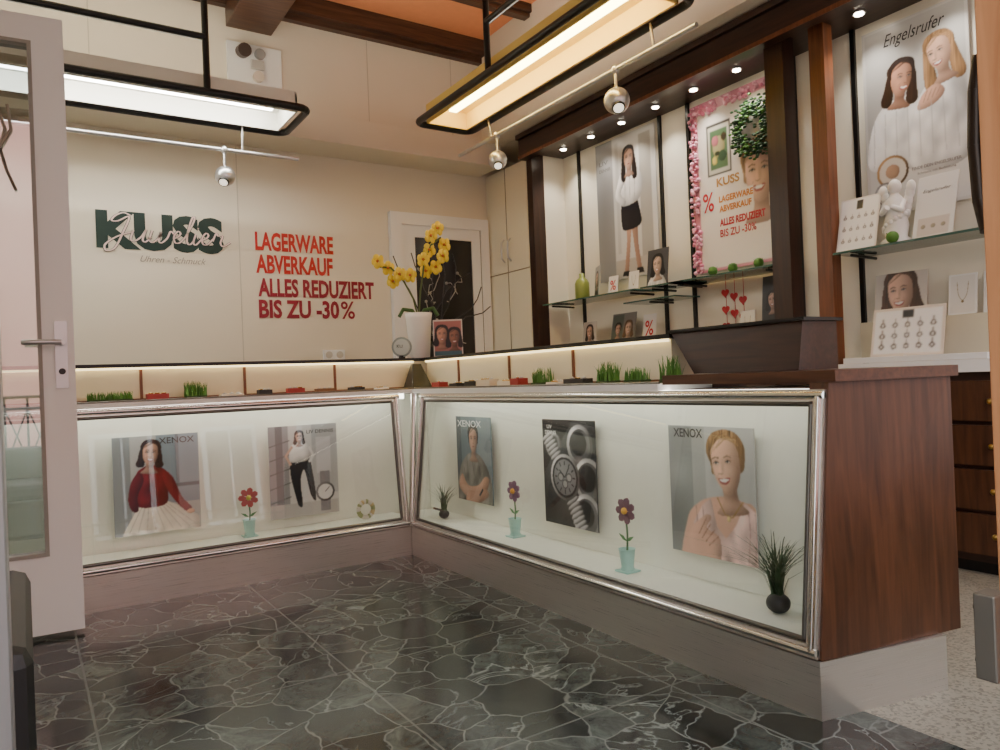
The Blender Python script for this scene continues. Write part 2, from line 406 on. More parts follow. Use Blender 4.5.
b.box(1.14, 4.2, .2, .3, 0, .45, WALL); b.box(-1.7, -.25, .2, .3, 0, .45, WALL)
b.box(-1.7, 4.2, .15, .3, 3.3, ZC, WALL)
b.box(3.9, 4.2, .2, .3, .45, 3.3, WALL); b.box(-1.7, -1.45, .2, .3, .45, 3.3, WALL)
b.make("wall_front")
for x0, x1 in ((1.14, 3.9), (-1.45, -.25)):
    b = B()
    for xx in (x0, x1-.06): b.box(xx, xx+.06, .22, .28, .45, 3.3, WOODO)
    b.box(x0, x1, .22, .28, .45, .52, WOODO); b.box(x0, x1, .22, .28, 3.22, 3.3, WOODO)
    b.make("window_1")
b = B(); b.box(-1.58, 3.56, 5.35, 5.72, 2.84, 3.05, WALL); b.make("trim_1", .004)
b = B(); b.box(3.6, 4.02, .3, 5.72, 3.03, ZC, WALL); b.box(3.42, 3.6, .3, 5.35, 3.03, 3.2, WALL); b.make("wall_upper_right", .004)
b = B(); b.box(-1.58, 3.6, 5.6, 5.72, 3.92, ZC, BEAM); b.box(-1.58, 3.6, 5.66, 5.72, 3.87, 3.92, BEAM); b.make("trim_2")
for y in (4.86, 4.0, 3.14, 2.28, 1.42):
    b = B(); b.box(1.75, 3.6, y, y+.14, 3.99, ZC, BEAM); b.box(1.75, 3.6, y+.03, y+.11, 3.96, 3.99, BEAM); b.make("ceiling_beam", .006)
b = B(); b.box(1.36, 1.7, .3, 5.7, 3.72, ZC, BEAM); b.box(1.32, 1.74, .3, 5.7, 3.95, ZC, BEAM); b.make("ceiling_beam", .006)
b = B(); b.box(-1.58, 1.32, .3, 5.58, 3.97, ZC, WALL); b.make("trim_3")

b = B(); b.box(1.36, 1.77, 5.69, 5.72, 3.28, 3.62, WHITE)
b.cyl((1.47, 5.69, 3.55), (1.47, 5.60, 3.53), .05, M((60, 45, 35), .4)); b.cyl((1.6, 5.69, 3.55), (1.6, 5.66, 3.55), .04, M((150, 150, 148), .4))
b.cyl((1.58, 5.69, 3.37), (1.58, 5.65, 3.37), .04, M((215, 205, 190), .4)); b.box(1.53, 1.63, 5.67, 5.69, 3.43, 3.5, M((190, 188, 180), .4))
b.make("electrical_panel", .004)

GRN = M((12, 46, 39), .5, name="green_letters"); RED = M((192, 36, 30), .5, name="red_letters"); RED2 = M((146, 22, 46), .5, name="crimson_letters")
b = B()
b.text("KUSS", (.45, 5.72, 2.0), UX, UZ, .84, .27, GRN, off=.05, lift=.004)
SCR = M((240, 214, 206), .4, name="script_letters"); SCD = M((40, 60, 54), .5, name="script_outline")
strokes = [
 [(.16, .27), (.1, .29), (.04, .26), (.02, .22), (.07, .22), (.15, .26), (.12, .12), (.08, .0), (.02, -.03), (.0, .02), (.08, .09), (.2, .14)],
 [(.2, .15), (.19, .08), (.22, .06), (.27, .1), (.3, .16), (.285, .08), (.31, .06), (.35, .1)],
 [(.35, .16), (.34, .08), (.37, .06), (.41, .1), (.425, .15), (.415, .08), (.44, .06), (.48, .1), (.5, .16), (.53, .14)],
 [(.53, .1), (.57, .12), (.585, .15), (.56, .165), (.535, .12), (.55, .07), (.59, .07), (.63, .12)],
 [(.63, .12), (.67, .22), (.685, .29), (.665, .29), (.645, .18), (.65, .08), (.68, .06), (.71, .1)],
 [(.715, .15), (.705, .08), (.73, .06), (.77, .11)], [(.725, .2), (.73, .207)],
 [(.77, .1), (.81, .12), (.825, .15), (.8, .165), (.775, .12), (.79, .07), (.83, .07), (.87, .12)],
 [(.87, .1), (.89, .17), (.91, .15), (.95, .15), (.94, .09), (.97, .06), (1.03, .1)]]
for st in strokes:
    q = [(x*.8+y*.15, y*.85) for x, y in cat(st, 6, False)]
    b.ribbon(q, .02, (.5, 5.72, 2.01), UX, UZ, SCD, .006); b.ribbon(q, .013, (.5, 5.72, 2.011), UX, UZ, SCR, .008)
b.text("Uhren - Schmuck", (.72, 5.72, 1.92), UX, UZ, .44, .045, M((150, 140, 125), .5), shear=.4, lift=.004)
b.text("LAGERWARE", (1.52, 5.72, 2.05), UX, UZ, .62, .145, RED, off=.035, lift=.004)
b.text("ABVERKAUF", (1.52, 5.72, 1.875), UX, UZ, .61, .145, RED, off=.035, lift=.004)
b.text("ALLES REDUZIERT", (1.53, 5.72, 1.695), UX, UZ, .95, .145, RED2, off=.035, lift=.004)
b.text("BIS ZU -30", (1.53, 5.72, 1.53), UX, UZ, .64, .145, RED2, off=.035, lift=.004)
b.text("%", (2.185, 5.72, 1.53), UX, UZ, .12, .145, RED2, off=.012, lift=.004)
b.make("wall_lettering")
b = B()
b.box(2.02, 2.2, 5.7, 5.72, 1.2, 1.28, WHITE)
for x in (2.065, 2.155): b.cyl((x, 5.7, 1.24), (x, 5.695, 1.24), .028, M((205, 200, 190), .4))
b.make("wall_socket", .003)

b = B()
b.box(2.63, 2.73, 5.66, 5.715, 0, 2.34, WHITE); b.box(3.52, 3.6, 5.66, 5.715, 0, 2.34, WHITE); b.box(2.63, 3.6, 5.66, 5.715, 2.34, 2.44, WHITE)
b.box(2.73, 2.86, 5.68, 5.714, 0, 2.34, WHITE); b.box(3.43, 3.52, 5.68, 5.714, 0, 2.34, WHITE)
b.box(2.86, 3.43, 5.68, 5.714, 2.24, 2.34, WHITE); b.box(2.86, 3.43, 5.68, 5.714, 0, .3, WHITE)
b.box(2.86, 3.43, 5.695, 5.71, .3, 2.24, M((38, 36, 36), .12, name="dark_glass"))
b.box(2.728, 2.734, 5.676, 5.682, 0, 2.34, M((120, 115, 105), .6)); b.box(3.516, 3.522, 5.676, 5.682, 0, 2.34, M((120, 115, 105), .6))
tw = M((170, 165, 155), .5)
for i in range(9):
    x = 2.95+random.random()*.4; z = 1.2+random.random()*.8; p = [(x, 5.69, z)]
    for k in range(6): p.append((p[-1][0]+random.uniform(-.05, .05), 5.69, p[-1][2]+random.uniform(-.01, .07)))
    b.tube(p, .004, tw, n=5)
    b.ball(p[-1], .014, tw, n=8, k=5)
b.cyl((2.8, 5.68, 1.3), (2.8, 5.63, 1.3), .012, CHROME); b.cyl((2.8, 5.63, 1.3), (2.92, 5.63, 1.3), .01, CHROME)
b.make("door_1")

b = B(); b.box(3.62, 4.015, 5.065, 5.71, 0, 2.84, CREAM)
sm = M((150, 140, 118), .7)
b.box(3.615, 3.621, 5.385, 5.393, 0, 2.84, sm); b.box(3.615, 3.621, 5.065, 5.71, 1.92, 1.93, sm)
for y in (5.34, 5.44):
    b.tube([(3.62, y, 2.02), (3.59, y, 2.05), (3.585, y, 2.12), (3.59, y, 2.19), (3.62, y, 2.22)], .008, SILVER)
b.make("wardrobe", .003)

# ---------------------------------------------------------------- L-shaped glass counters
def lean(z): return (z-.17)/.76*.088
def counter(F, a0, a1):
    b = B()
    def bar(pa, pb, t, mat):
        (aa0, z0), (aa1, z1) = pa, pb
        q = [F(aa0, z0, -t), F(aa1, z0, -t), F(aa1, z1, -t), F(aa0, z1, -t)]
        r = [F(aa0, z0, .02), F(aa1, z0, .02), F(aa1, z1, .02), F(aa0, z1, .02)]
        b.prism(q, r, mat)
    w = .036
    bar((a0, .172), (a1, .208), .006, STEEL); bar((a0, .896), (a1, .93), .006, STEEL)
    bar((a0, .208), (a0+w, .896), .006, STEEL); bar((a1-w, .208), (a1, .896), .006, STEEL)
    i0, i1 = a0+w+.009, a1-w-.009
    for P0, P1 in (((a0, .19), (a1, .19)), ((a0, .914), (a1, .914)), ((a0+w/2, .19), (a0+w/2, .914)), ((a1-w/2, .19), (a1-w/2, .914))):
        b.cyl(F(P0[0], P0[1], -.008), F(P1[0], P1[1], -.008), .011, CHROME)
    for P0, P1 in (((i0, .217), (i1, .217)), ((i0, .887), (i1, .887)), ((i0, .217), (i0, .887)), ((i1, .217), (i1, .887))):
        b.cyl(F(P0[0], P0[1], 0), F(P1[0], P1[1], 0), .008, STEELD)
    b.add([F(i0, .217, .006), F(i1, .217, .006), F(i1, .887, .006), F(i0, .887, .006)], [[0, 1, 2, 3]], GLASS)
    return b
FR = lambda a, z, d: Vector((1.852+lean(z)+d, a, z))
FL = lambda a, z, d: Vector((a, 3.865+lean(z)+d, z))
CASEFILL = M((255, 252, 240), .5, emit=6, name="case_fill")  # glow for bars added inside the cases to brighten the interior
RISERFILL = M((255, 230, 170), .5, emit=3, name="riser_fill")  # glow for strips added under the black caps to light the risers

b = counter(FR, 1.275, 3.84)
b.prism([(1.852, 1.27, 0), (2.33, 1.165, 0), (2.33, 3.865, 0), (1.852, 3.865, 0)], [(1.852, 1.27, .165), (2.33, 1.165, .165), (2.33, 3.865, .165), (1.852, 3.865, .165)], STEEL)
b.box(1.875, 2.13, 1.33, 3.88, .17, .212, CASE)
b.box(2.12, 2.14, 1.33, 4.135, .213, .925, CASE)
b.box(2.145, 2.42, 1.335, 3.9, .17, .93, WOODP)
b.prism([(1.857, 1.268, .167), (2.42, 1.165, .167), (2.42, 1.33, .167), (1.857, 1.33, .167)],
        [(1.945, 1.268, .95), (2.42, 1.165, .95), (2.42, 1.33, .95), (1.945, 1.33, .95)], WOODP)
b.box(1.93, 2.22, 1.935, 3.95, .931, .955, WHITE)
b.box(2.225, 2.42, 1.935, 3.95, .931, .95, WOODH)
b.prism([(1.95, 1.25, .951), (2.44, 1.15, .951), (2.44, 1.93, .951), (1.95, 1.93, .951)], [(1.95, 1.25, .985), (2.44, 1.15, .985), (2.44, 1.93, .985), (1.95, 1.93, .985)], WOODH)
b.box(2.2, 2.34, 2.12, 4.27, .956, 1.13, RISER); b.box(2.17, 2.35, 2.1, 4.27, 1.132, 1.15, BLACK)
b.box(2.178, 2.19, 2.12, 4.25, 1.12, 1.131, RISERFILL)
for y in (2.75, 3.3, 3.85): b.box(2.192, 2.2, y-.007, y+.007, .956, 1.12, WOODO)
b.box(2.19, 2.199, 2.12, 4.25, .956, .968, WOODO)
b.cyl((1.955, 1.95, .958), (1.955, 3.97, .958), .006, STEELD, n=8)
b.prism([(2.14, 1.5, .986), (2.36, 1.5, .986), (2.36, 1.95, .986), (2.14, 1.95, .986)], [(2.17, 1.5, 1.15), (2.36, 1.5, 1.15), (2.36, 2.09, 1.15), (2.17, 2.09, 1.15)], WOODD)
b.box(2.155, 2.375, 1.485, 2.098, 1.151, 1.162, BLACK)
b.box(1.97, 2.0, 1.35, 3.85, .9, .93, CASEFILL)
b.make("display_counter")
b = counter(FL, -1.2, 1.84)
b.prism([(-1.3, 3.87, 0), (1.85, 3.87, 0), (2.33, 3.87, 0), (2.33, 4.4, 0), (-1.3, 4.4, 0)], [(-1.3, 3.87, .165), (1.85, 3.87, .165), (2.33, 3.87, .165), (2.33, 4.4, .165), (-1.3, 4.4, .165)], STEEL)
b.box(-1.2, 1.86, 3.885, 4.135, .17, .212, CASE); b.box(-1.2, 2.14, 4.14, 4.16, .17, .925, CASE)
b.box(1.862, 2.119, 3.9, 4.135, .166, .2, CASE)
b.box(-1.3, 2.42, 4.165, 4.45, .17, .93, WOODP); b.box(-1.3, 2.2, 3.955, 4.3, .931, .955, WHITE)
b.box(-1.3, 2.42, 4.305, 4.45, .931, .95, WOODH)
b.box(-1.3, 2.11, 4.28, 4.42, .956, 1.13, RISER); b.box(-1.3, 2.1, 4.25, 4.43, 1.132, 1.15, BLACK)
b.box(-1.3, 2.1, 4.258, 4.27, 1.12, 1.131, RISERFILL); b.box(-1.3, 2.1, 4.27, 4.279, .956, .968, WOODO)
b.box(2.12, 2.38, 4.3, 4.55, .951, 1.13, CREAM); b.box(2.1, 2.4, 4.28, 4.56, 1.131, 1.15, BLACK)
for x in (-.2, .52, 1.05, 1.58): b.box(x-.007, x+.007, 4.272, 4.28, .956, 1.12, WOODO)
b.cyl((-1.3, 3.97, .958), (1.955, 3.97, .958), .006, STEELD, n=8)
b.cyl((1.856, 3.862, .17), (1.944, 3.95, .93), .022, CHROME); b.cyl((1.876, 3.885, .17), (1.964, 3.97, .93), .028, CHROME)
b.box(-1.2, 1.9, 4.0, 4.03, .9, .93, CASEFILL)
b.make("display_counter")

# posters in the counters ------------------------------------------------
def cposter(o, u, w, h, bg): return Poster(o, u, UZ, w, h, bg)
p = cposter((2.085, 2.043, .315), UY, .395, .478, (200, 203, 200))
p.rect(0, 0, .3, 1.21, (160, 166, 164)); p.rect(.3, 0, .45, 1.21, (184, 188, 185)); p.soft(.12, .75, .1, 1.3); p.soft(.1, .3, .15, .75); p.soft(.95, .5, .15, .9, .6)
p.poly([(.18, -.2), (.2, .3), (.36, .5), (.62, .58), (.85, .56), (1.02, .46), (1.1, -.2)], (218, 178, 156), True, tex=0)
p.poly([(.22, -.2), (.28, .3), (.4, .48), (.5, .55), (.56, .3), (.66, .2), (.78, .34), (.88, .55), (1.05, .44), (1.05, -.2)], (232, 202, 194), tex=.13)
for q in (.3, .38, .9, .97): p.line([(q, .02), (q+.03, .3), (q+.02, .46)], .012, (186, 146, 138), .7)
p.face(.69, .87, .275, (230, 190, 164), (176, 140, 94), turn=-.7, tilt=.14)
p.line([(.58, .56), (.66, .42), (.74, .4), (.86, .55)], .012, (170, 140, 74)); p.ell(.7, .385, .02, .025, (225, 205, 140))
p.poly([(.3, -.1), (.2, .1), (.24, .24), (.36, .34), (.45, .4), (.5, .37), (.44, .27), (.56, .22), (.6, .14), (.56, -.1)], (224, 184, 162), True, tex=0)
for i in range(4): p.line([(.34+.04*i, .2-.03*i), (.44+.045*i, .36-.05*i)], .008, (156, 112, 92), .9)
p.txt("XENOX", .07, 1.1, .36, .085, (60, 60, 62), .02); p.make("poster")
p = cposter((2.085, 2.868, .306), UY, .385, .489, (52, 52, 56))
p.poly([(0, 0), (.45, 0), (1, 1.0), (1, 1.27), (.6, 1.27), (0, .6)], (80, 82, 86))
def ring(cx, cy, r):
    p.ell(cx, cy, r, r, (180, 180, 182), shade=2.0); p.ell(cx, cy, r*.8, r*.8, (110, 110, 114), shade=-1.8); p.ell(cx-.02, cy+.02, r*.62, r*.6, (44, 44, 48), shade=1); p.soft(cx-r*.4, cy+r*.5, r*.2, 2.2); p.soft(cx+r*.5, cy-r*.5, r*.3, .5)
ring(.72, .98, .24); ring(.86, .58, .26); ring(.22, .95, .16); ring(.8, .16, .26)
for i in range(9):
    t = i/8; p.ell(.1+.26*t, 1.06-.36*t, .12, .032, (190, 190, 192), .5, shade=1.8); p.ell(.5+.22*t, .42-.42*t, .13, .032, (176, 176, 180), .5, shade=1.8)
p.ell(.42, .58, .28, .28, (200, 200, 202), shade=1.8); p.ell(.42, .58, .245, .245, (60, 60, 62), shade=0); p.ell(.42, .58, .215, .215, (150, 152, 156), shade=0)
p.soft(.35, .66, .1, 1.4)
for i in range(12):
    a = i*math.pi/6; p.line([(.42+.15*math.cos(a), .58+.15*math.sin(a)), (.42+.19*math.cos(a), .58+.19*math.sin(a))], .014, (30, 30, 34))
for dx, dy in ((-.08, 0), (.08, 0), (0, -.08)): p.ell(.42+dx, .58+dy, .055, .055, (80, 82, 86), shade=0); p.ell(.42+dx, .58+dy, .042, .042, (190, 190, 192), shade=0)
p.line([(.42, .58), (.5, .7)], .016, (30, 30, 32)); p.line([(.42, .58), (.32, .66)], .016, (30, 30, 32))
p.soft(.1, .2, .2, .5)
p.txt("LIV", .1, 1.16, .1, .045, (235, 235, 235), .02); p.txt("DENNIS", .06, 1.09, .22, .045, (235, 235, 235), .02); p.make("poster")
p = cposter((2.085, 3.71, .318), UY, .37, .472, (104, 126, 136))
p.rect(.6, 0, 1, 1.27, (130, 148, 156)); p.rect(0, 0, .14, 1.27, (78, 98, 110)); p.soft(.5, .9, .35, 1.25)
p.poly([(.02, -.1), (.08, .45), (.28, .68), (.5, .74), (.72, .68), (.94, .42), (1.0, -.1)], (134, 134, 128), True, tex=.14)
for q in ((.3, .6, .34, .2), (.62, .66, .7, .3), (.45, .62, .5, .4), (.2, .5, .24, .3)): p.line([q[:2], q[2:]], .015, (94, 94, 90), .7)
p.face(.5, .93, .2, (204, 164, 140), (42, 34, 32), smile=False)
p.poly([(.04, .2), (.3, .06), (.78, .16), (.92, .36), (.8, .4), (.6, .26), (.3, .24), (.14, .4)], (204, 162, 138), True, tex=0)
p.poly([(.25, -.02), (.6, .0), (.88, .12), (.82, .22), (.5, .16), (.3, .14)], (188, 148, 126), True, tex=0)
p.line([(.64, .12), (.72, .2)], .04, (60, 60, 64))
p.txt("XENOX", .05, 1.12, .7, .1, (225, 230, 232), .01); p.make("poster")
p = cposter((.355, 4.085, .29), UX, .4, .49, (200, 205, 204))
p.rect(.0, .0, .2, 1.23, (164, 174, 176)); p.rect(.5, .35, 1, 1.23, (150, 170, 182)); p.rect(.5, .55, 1, .6, (106, 120, 130)); p.soft(.9, .2, .2, .75); p.rect(.72, .6, .76, 1.23, (120, 140, 152))
p.poly([(.12, -.1), (.2, .22), (.36, .4), (.6, .38), (.92, .2), (.98, .08), (.9, -.1)], (236, 230, 218), True, tex=.05)
for i in range(9): p.line([(.32+.035*i, .36), (.16+.1*i, .03)], .01, (186, 180, 170), .6)
p.poly([(.26, .36), (.24, .58), (.26, .76), (.36, .84), (.5, .84), (.62, .74), (.62, .56), (.6, .36), (.42, .32)], (150, 28, 38), True, tex=.16)
p.poly([(.56, .78), (.68, .68), (.78, .42), (.9, .26), (.83, .22), (.68, .4), (.58, .6)], (150, 28, 38), True); p.ell(.88, .22, .05, .03, (222, 180, 150))
p.poly([(.3, .78), (.2, .66), (.16, .44), (.2, .3), (.27, .3), (.27, .48), (.34, .66)], (136, 24, 34), True)
p.line([(.4, .8), (.42, .4)], .012, (100, 14, 22), .7)
p.face(.43, 1.0, .155, (222, 180, 154), (66, 42, 32), long=1.15, tilt=-.1)
p.txt("XENOX", .53, 1.11, .42, .08, (70, 70, 72), .01); p.make("poster")
p = cposter((1.115, 4.085, .27), UX, .39, .51, (212, 212, 210))
p.rect(0, 0, .28, 1.31, (158, 162, 166)); p.rect(.1, .2, .2, 1.31, (116, 122, 128)); p.rect(.62, .3, 1, 1.31, (184, 188, 190)); p.rect(0, 0, 1, .2, (190, 190, 188)); p.rect(.68, .6, .9, 1.12, (204, 206, 208))
for i in range(5): p.line([(.0, .22+.2*i), (.3, .3+.2*i)], .014, (104, 110, 114))
p.poly([(.32, .8), (.3, .6), (.36, .3), (.4, .16), (.46, .16), (.44, .5), (.5, .66), (.58, .3), (.66, .22), (.62, .62), (.56, .84)], (34, 34, 40), True)
p.poly([(.3, .8), (.3, .98), (.38, 1.06), (.52, 1.05), (.6, .96), (.58, .82), (.46, .78)], (236, 236, 234), True)
p.line([(.33, 1.0), (.24, .88), (.3, .76)], .035, (220, 186, 164)); p.line([(.58, .98), (.64, .86), (.58, .78)], .035, (224, 224, 222)); p.face(.44, 1.14, .085, (220, 180, 158), (60, 44, 36), long=1.3)
p.rect(.73, .04, .87, .62, (140, 142, 148)); p.ell(.8, .32, .14, .14, (110, 112, 116), shade=1.6); p.ell(.8, .32, .11, .11, (226, 226, 226), shade=0)
p.line([(.8, .32), (.86, .38)], .012, (40, 40, 44)); p.txt("LIV DENNIS", .55, 1.18, .4, .05, (60, 60, 64), .01); p.make("poster")

def flower(x, y, h, col, cen, nx, ny):
    b = B(); z0 = .213
    pot = M((168, 214, 206), .35)
    b.lathe((x, y, z0), [(.026, 0), (.028, .01), (.024, .02), (.032, .085), (.035, .09), (.03, .09), (.026, .05)], pot, n=18)
    b.box(x-.036, x+.036, y-.036, y+.036, z0, z0+.006, pot)
    b.tube([(x, y, z0+.05), (x+.006, y, z0+h*.6), (x, y, z0+h)], .004, M((90, 130, 90), .5), n=8)
    R = Vector((ny, -nx, 0)); U = Vector((0, 0, 1)); C = Vector((x, y, z0+h)); nrm = Vector((nx, ny, 0))
    for i in range(7):
        a = i*2*math.pi/7; d = R*math.cos(a)+U*math.sin(a); q = d.cross(nrm)
        ring_ = [C+d*.012+q*.004, C+d*.03+q*.015, C+d*.046+q*.013, C+d*.054, C+d*.046-q*.013, C+d*.03-q*.015, C+d*.012-q*.004]
        b.prism([k-nrm*.003 for k in ring_], [k+nrm*.004 for k in ring_], col)
    b.ball(C+nrm*.006, .014, cen, n=12, k=8)
    for sx in (-1, 1):
        q0 = Vector((x, y, z0+h*.5)); lf = [q0, q0+R*sx*.02+U*.004, q0+R*sx*.042+U*.024, q0+R*sx*.018+U*.018]
        b.prism([k-nrm*.002 for k in lf], [k+nrm*.002 for k in lf], M((80, 140, 84), .5))
    b.make("flower_ornament")
flower(.985, 4.03, .205, M((176, 74, 64), .5), M((196, 190, 60), .5), 0, -1)
flower(2.02, 3.04, .225, M((126, 88, 120), .5), M((220, 160, 50), .5), -1, 0)
flower(1.99, 2.2, .24, M((120, 80, 100), .5), M((224, 170, 50), .5), -1, 0)
def potgrass(x, y, r, h, n, mat, sp=1.0):
    b = B(); b.ball((x, y, .213+r*.85), (r, r, r*.85), M((26, 26, 30), .5), n=16, k=10)
    b.tuft((x, y, .213+r*1.5), r*.4, r*.4, h, n, mat, w=.0035, spread=sp); b.make("potted_grass")
potgrass(2.005, 1.515, .038, .29, 110, GRASSD, 1.1); potgrass(1.99, 3.72, .03, .2, 60, GRASSD, .8)
b = B()
for i in range(22):
    a = i*2*math.pi/22; b.ball((1.64+.045*math.cos(a), 4.02, .272+.045*math.sin(a)), .014, random.choice([M((150, 160, 110), .5), M((214, 210, 196), .5), M((200, 180, 130), .5)]), n=8, k=6)
b.make("small_wreath")
def ledge(x, y, rx, ry, h, n):
    b = B(); b.box(x-rx, x+rx, y-ry, y+ry, .956, .97, M((50, 70, 30), .7)); b.tuft((x, y, .968), rx, ry, h, n, GRASS, w=.004, spread=.35); b.make("artificial_grass")
for x, y, rx, ry, h, n in ((.36, 4.12, .1, .03, .045, 200), (.77, 4.18, .05, .04, .09, 140), (2.12, 2.9, .035, .05, .08, 120), (2.12, 2.42, .035, .04, .09, 120), (2.12, 2.24, .03, .05, .06, 120), (2.09, 2.02, .03, .035, .1, 90)):
    ledge(x, y, rx, ry, h, n)
rj = random.Random(11)
TC = [(34, 30, 32), (150, 40, 40), (206, 194, 172), (226, 216, 196), (120, 80, 50), (240, 236, 228)]
def tray(x, y, ax):
    b = B(); l = rj.uniform(.035, .07); hh = rj.uniform(.015, .045); c = TC[rj.randrange(6)]
    dx, dy = (l, .03) if ax else (.03, l)
    b.box(x-dx, x+dx, y-dy, y+dy, .956, .956+hh, M(c, .5))
    for k in range(3):
        o_ = (k-1)*l*.6; cx_, cy_ = (x+o_, y) if ax else (x, y+o_)
        b.lathe((cx_, cy_, .956+hh), [(.011, 0), (.013, .004), (.009, .006), (.011, 0)], M((214, 180, 90), .25, .9) if rj.random() < .5 else SILVER, n=12)
        b.ball((cx_, cy_-.004, .956+hh+.007), .004, WHITE, n=8, k=5)
    b.make("jewellery_tray", .002)
for x in (.12, .58, .95, 1.12, 1.3, 1.47, 1.66, 1.82): tray(x, 4.15+rj.uniform(-.02, .02), True)
for y in (2.6, 2.75, 3.05, 3.2, 3.36, 3.55, 3.72, 3.88): tray(2.1+rj.uniform(-.02, .02), y, False)

# orchid
b = B(); ox, oy = 2.22, 4.4; R = Vector((.8396, -.5432, 0)); O = Vector((ox, oy, 1.151))
b.lathe(O, [(.062, 0), (.066, .01), (.085, .26), (.092, .3), (.084, .3), (.07, .15), (.02, .1)], M((244, 240, 232), .3))
b.lathe(O, [(.083, .27), (.02, .28)], M((80, 60, 40), .8))
ST = M((88, 104, 50), .5); YEL = M((246, 218, 66), .5); YC = M((200, 110, 40), .5)
def op(du, dz, df=0): return O + R*du + Vector((-.5, -.8, 0))*df + Vector((0, 0, dz))
b.tube([op(0, .26), op(-.03, .4), op(-.09, .52), op(-.17, .61), op(-.25, .62)], .006, ST, n=8)
b.tube([op(0, .26), op(.02, .45), op(.05, .62), op(.1, .75), op(.17, .8)], .006, ST, n=8)
for s_ in (-1, 1):
    b.tube([op(0, .26), op(.04*s_, .32), op(.1*s_, .33), op(.13*s_, .28)], .012, M((60, 96, 40), .5), n=8)
for du, dz in ((.105, .81), (.19, .75), (.05, .65), (.13, .6), (-.19, .61), (-.11, .56), (-.25, .65), (.18, .67), (-.04, .55), (.09, .72), (-.16, .52), (.15, .86), (.06, .58)):
    c = op(du, dz, random.uniform(-.02, .04)); a0_ = random.random()
    for i in range(5):
        a = i*2*math.pi/5+a0_; rr = .027; q = c + R*math.cos(a)*rr + Vector((0, 0, 1))*math.sin(a)*rr
        b.ball(q, (.024, .012, .024) if i % 2 else (.018, .012, .026), YEL, n=10, k=6)
    b.ball(c + Vector((-.01, -.016, 0)), .01, YC, n=8, k=6)
b.make("potted_orchid")
b = B(); rs = random.Random(5)
for j in range(8):
    p_ = [Vector((2.345, 4.505, 1.2))]
    a = rs.uniform(-.1, .7)
    for k in range(8): a += rs.uniform(-.5, .5); p_.append(p_[-1]+R*math.sin(a)*.06+Vector((0, 0, abs(math.cos(a))*.085+.01)))
    b.tube(p_, .004, BLACK, n=5)
b.lathe((2.345, 4.505, 1.151), [(.03, 0), (.035, .08), (.02, .12), (.02, .0)], BLACK, n=14)
b.make("decorative_twigs")
p = Poster((2.24, 4.24, 1.152), (.8396, -.5432, 0), (0, 0, 1), .19, .24, (225, 215, 205), res=70); p.rect(.04, .04, .96, 1.22, (186, 120, 112))
p.face(.3, .75, .3, (206, 154, 126), (40, 26, 22), long=1.3); p.face(.72, .66, .3, (160, 112, 86), (24, 18, 18), long=1.2); p.rect(.04, .04, .96, .2, (70, 120, 130)); p.make("picture_card")
b = B(); b.cyl((2.06, 4.34, 1.225), (2.065, 4.348, 1.225), .065, M((150, 165, 160), .4), n=28); b.cyl((2.056, 4.333, 1.225), (2.061, 4.341, 1.225), .052, M((200, 210, 205), .4), n=28); b.box(2.045, 2.08, 4.335, 4.36, 1.151, 1.17, BLACK)
b.text("KUSS", (2.02, 4.334, 1.22), UX, UZ, .07, .02, GRN, lift=.006); b.make("round_sign")
b = B(); b.prism([(2.0, 4.08, .956), (2.14, 4.08, .956), (2.14, 4.22, .956), (2.0, 4.22, .956)], [(2.06, 4.19, 1.11), (2.12, 4.19, 1.11), (2.12, 4.22, 1.11), (2.06, 4.22, 1.11)], BLACK); b.make("display_stand", .004)

# ---------------------------------------------------------------- right display wall
b = B()
PANEL = M((236, 228, 208), .7, name="display_panel")
b.box(3.955, 4.015, .9, 5.05, 1.0, 2.86, PANEL)
for y in (4.76, 3.83, 3.56, 2.72, 2.34): b.box(3.935, 3.955, y-.012, y+.012, 1.0, 2.86, BLACK)
b.box(3.62, 3.74, 4.98, 5.055, 1.0, 2.86, WOODV); b.box(3.74, 4.015, 4.98, 5.055, 1.0, 2.86, PANEL)
b.box(3.62, 3.72, 2.56, 2.68, 1.0, 2.86, WOODV); b.box(3.6, 3.74, 2.55, 2.69, 1.0, 1.06, WOODV)
b.box(3.7, 3.78, 2.36, 2.45, 1.0, 2.86, WOODO)
b.box(3.622, 4.015, .9, 5.055, 2.86, 2.9, WOODD)
b.box(3.55, 3.62, .9, 5.06, 2.82, 2.98, WOODD); b.box(3.52, 3.62, .9, 5.06, 2.981, 3.02, WOODD); b.box(3.54, 3.549, .9, 5.06, 2.82, 2.845, WOODO)
PUCK = M((255, 240, 214), .5, emit=40, name="puck_light")
ys = [4.75, 4.4, 4.05, 3.7, 3.35, 3.0, 2.2, 1.8]
for y in ys:
    b.cyl((3.78, y, 2.86), (3.78, y, 2.852), .034, SILVER); b.cyl((3.78, y, 2.852), (3.78, y, 2.848), .024, PUCK)
for y0, y1 in ((3.86, 4.96), (3.4, 3.8), (2.7, 3.52), (1.0, 2.33)):
    b.box(3.66, 3.93, y0, y1, 1.585, 1.597, SHELFG)
    for y in (y0+.08, y1-.08): b.cyl((3.93, y, 1.57), (3.7, y, 1.575), .008, BLACK)
b.box(3.68, 3.93, 3.5, 4.0, 1.50, 1.51, SHELFG); b.cyl((3.93, 3.75, 1.49), (3.7, 3.75, 1.49), .008, BLACK)
b.box(3.66, 4.015, .9, 5.055, .941, 1.0, WHITE)
b.box(3.7, 4.015, .9, 5.055, .06, .94, WOODD); b.box(3.74, 4.015, .9, 5.055, 0, .06, BLACK)
for i in range(4):
    for j in range(9):
        y0 = .94+j*.45; z0 = .1+i*.205
        b.box(3.675, 3.699, y0, y0+.42, z0, z0+.185, WOODP); b.ball((3.665, y0+.21, z0+.09), .014, M((150, 120, 60), .3, .8), n=10, k=6)
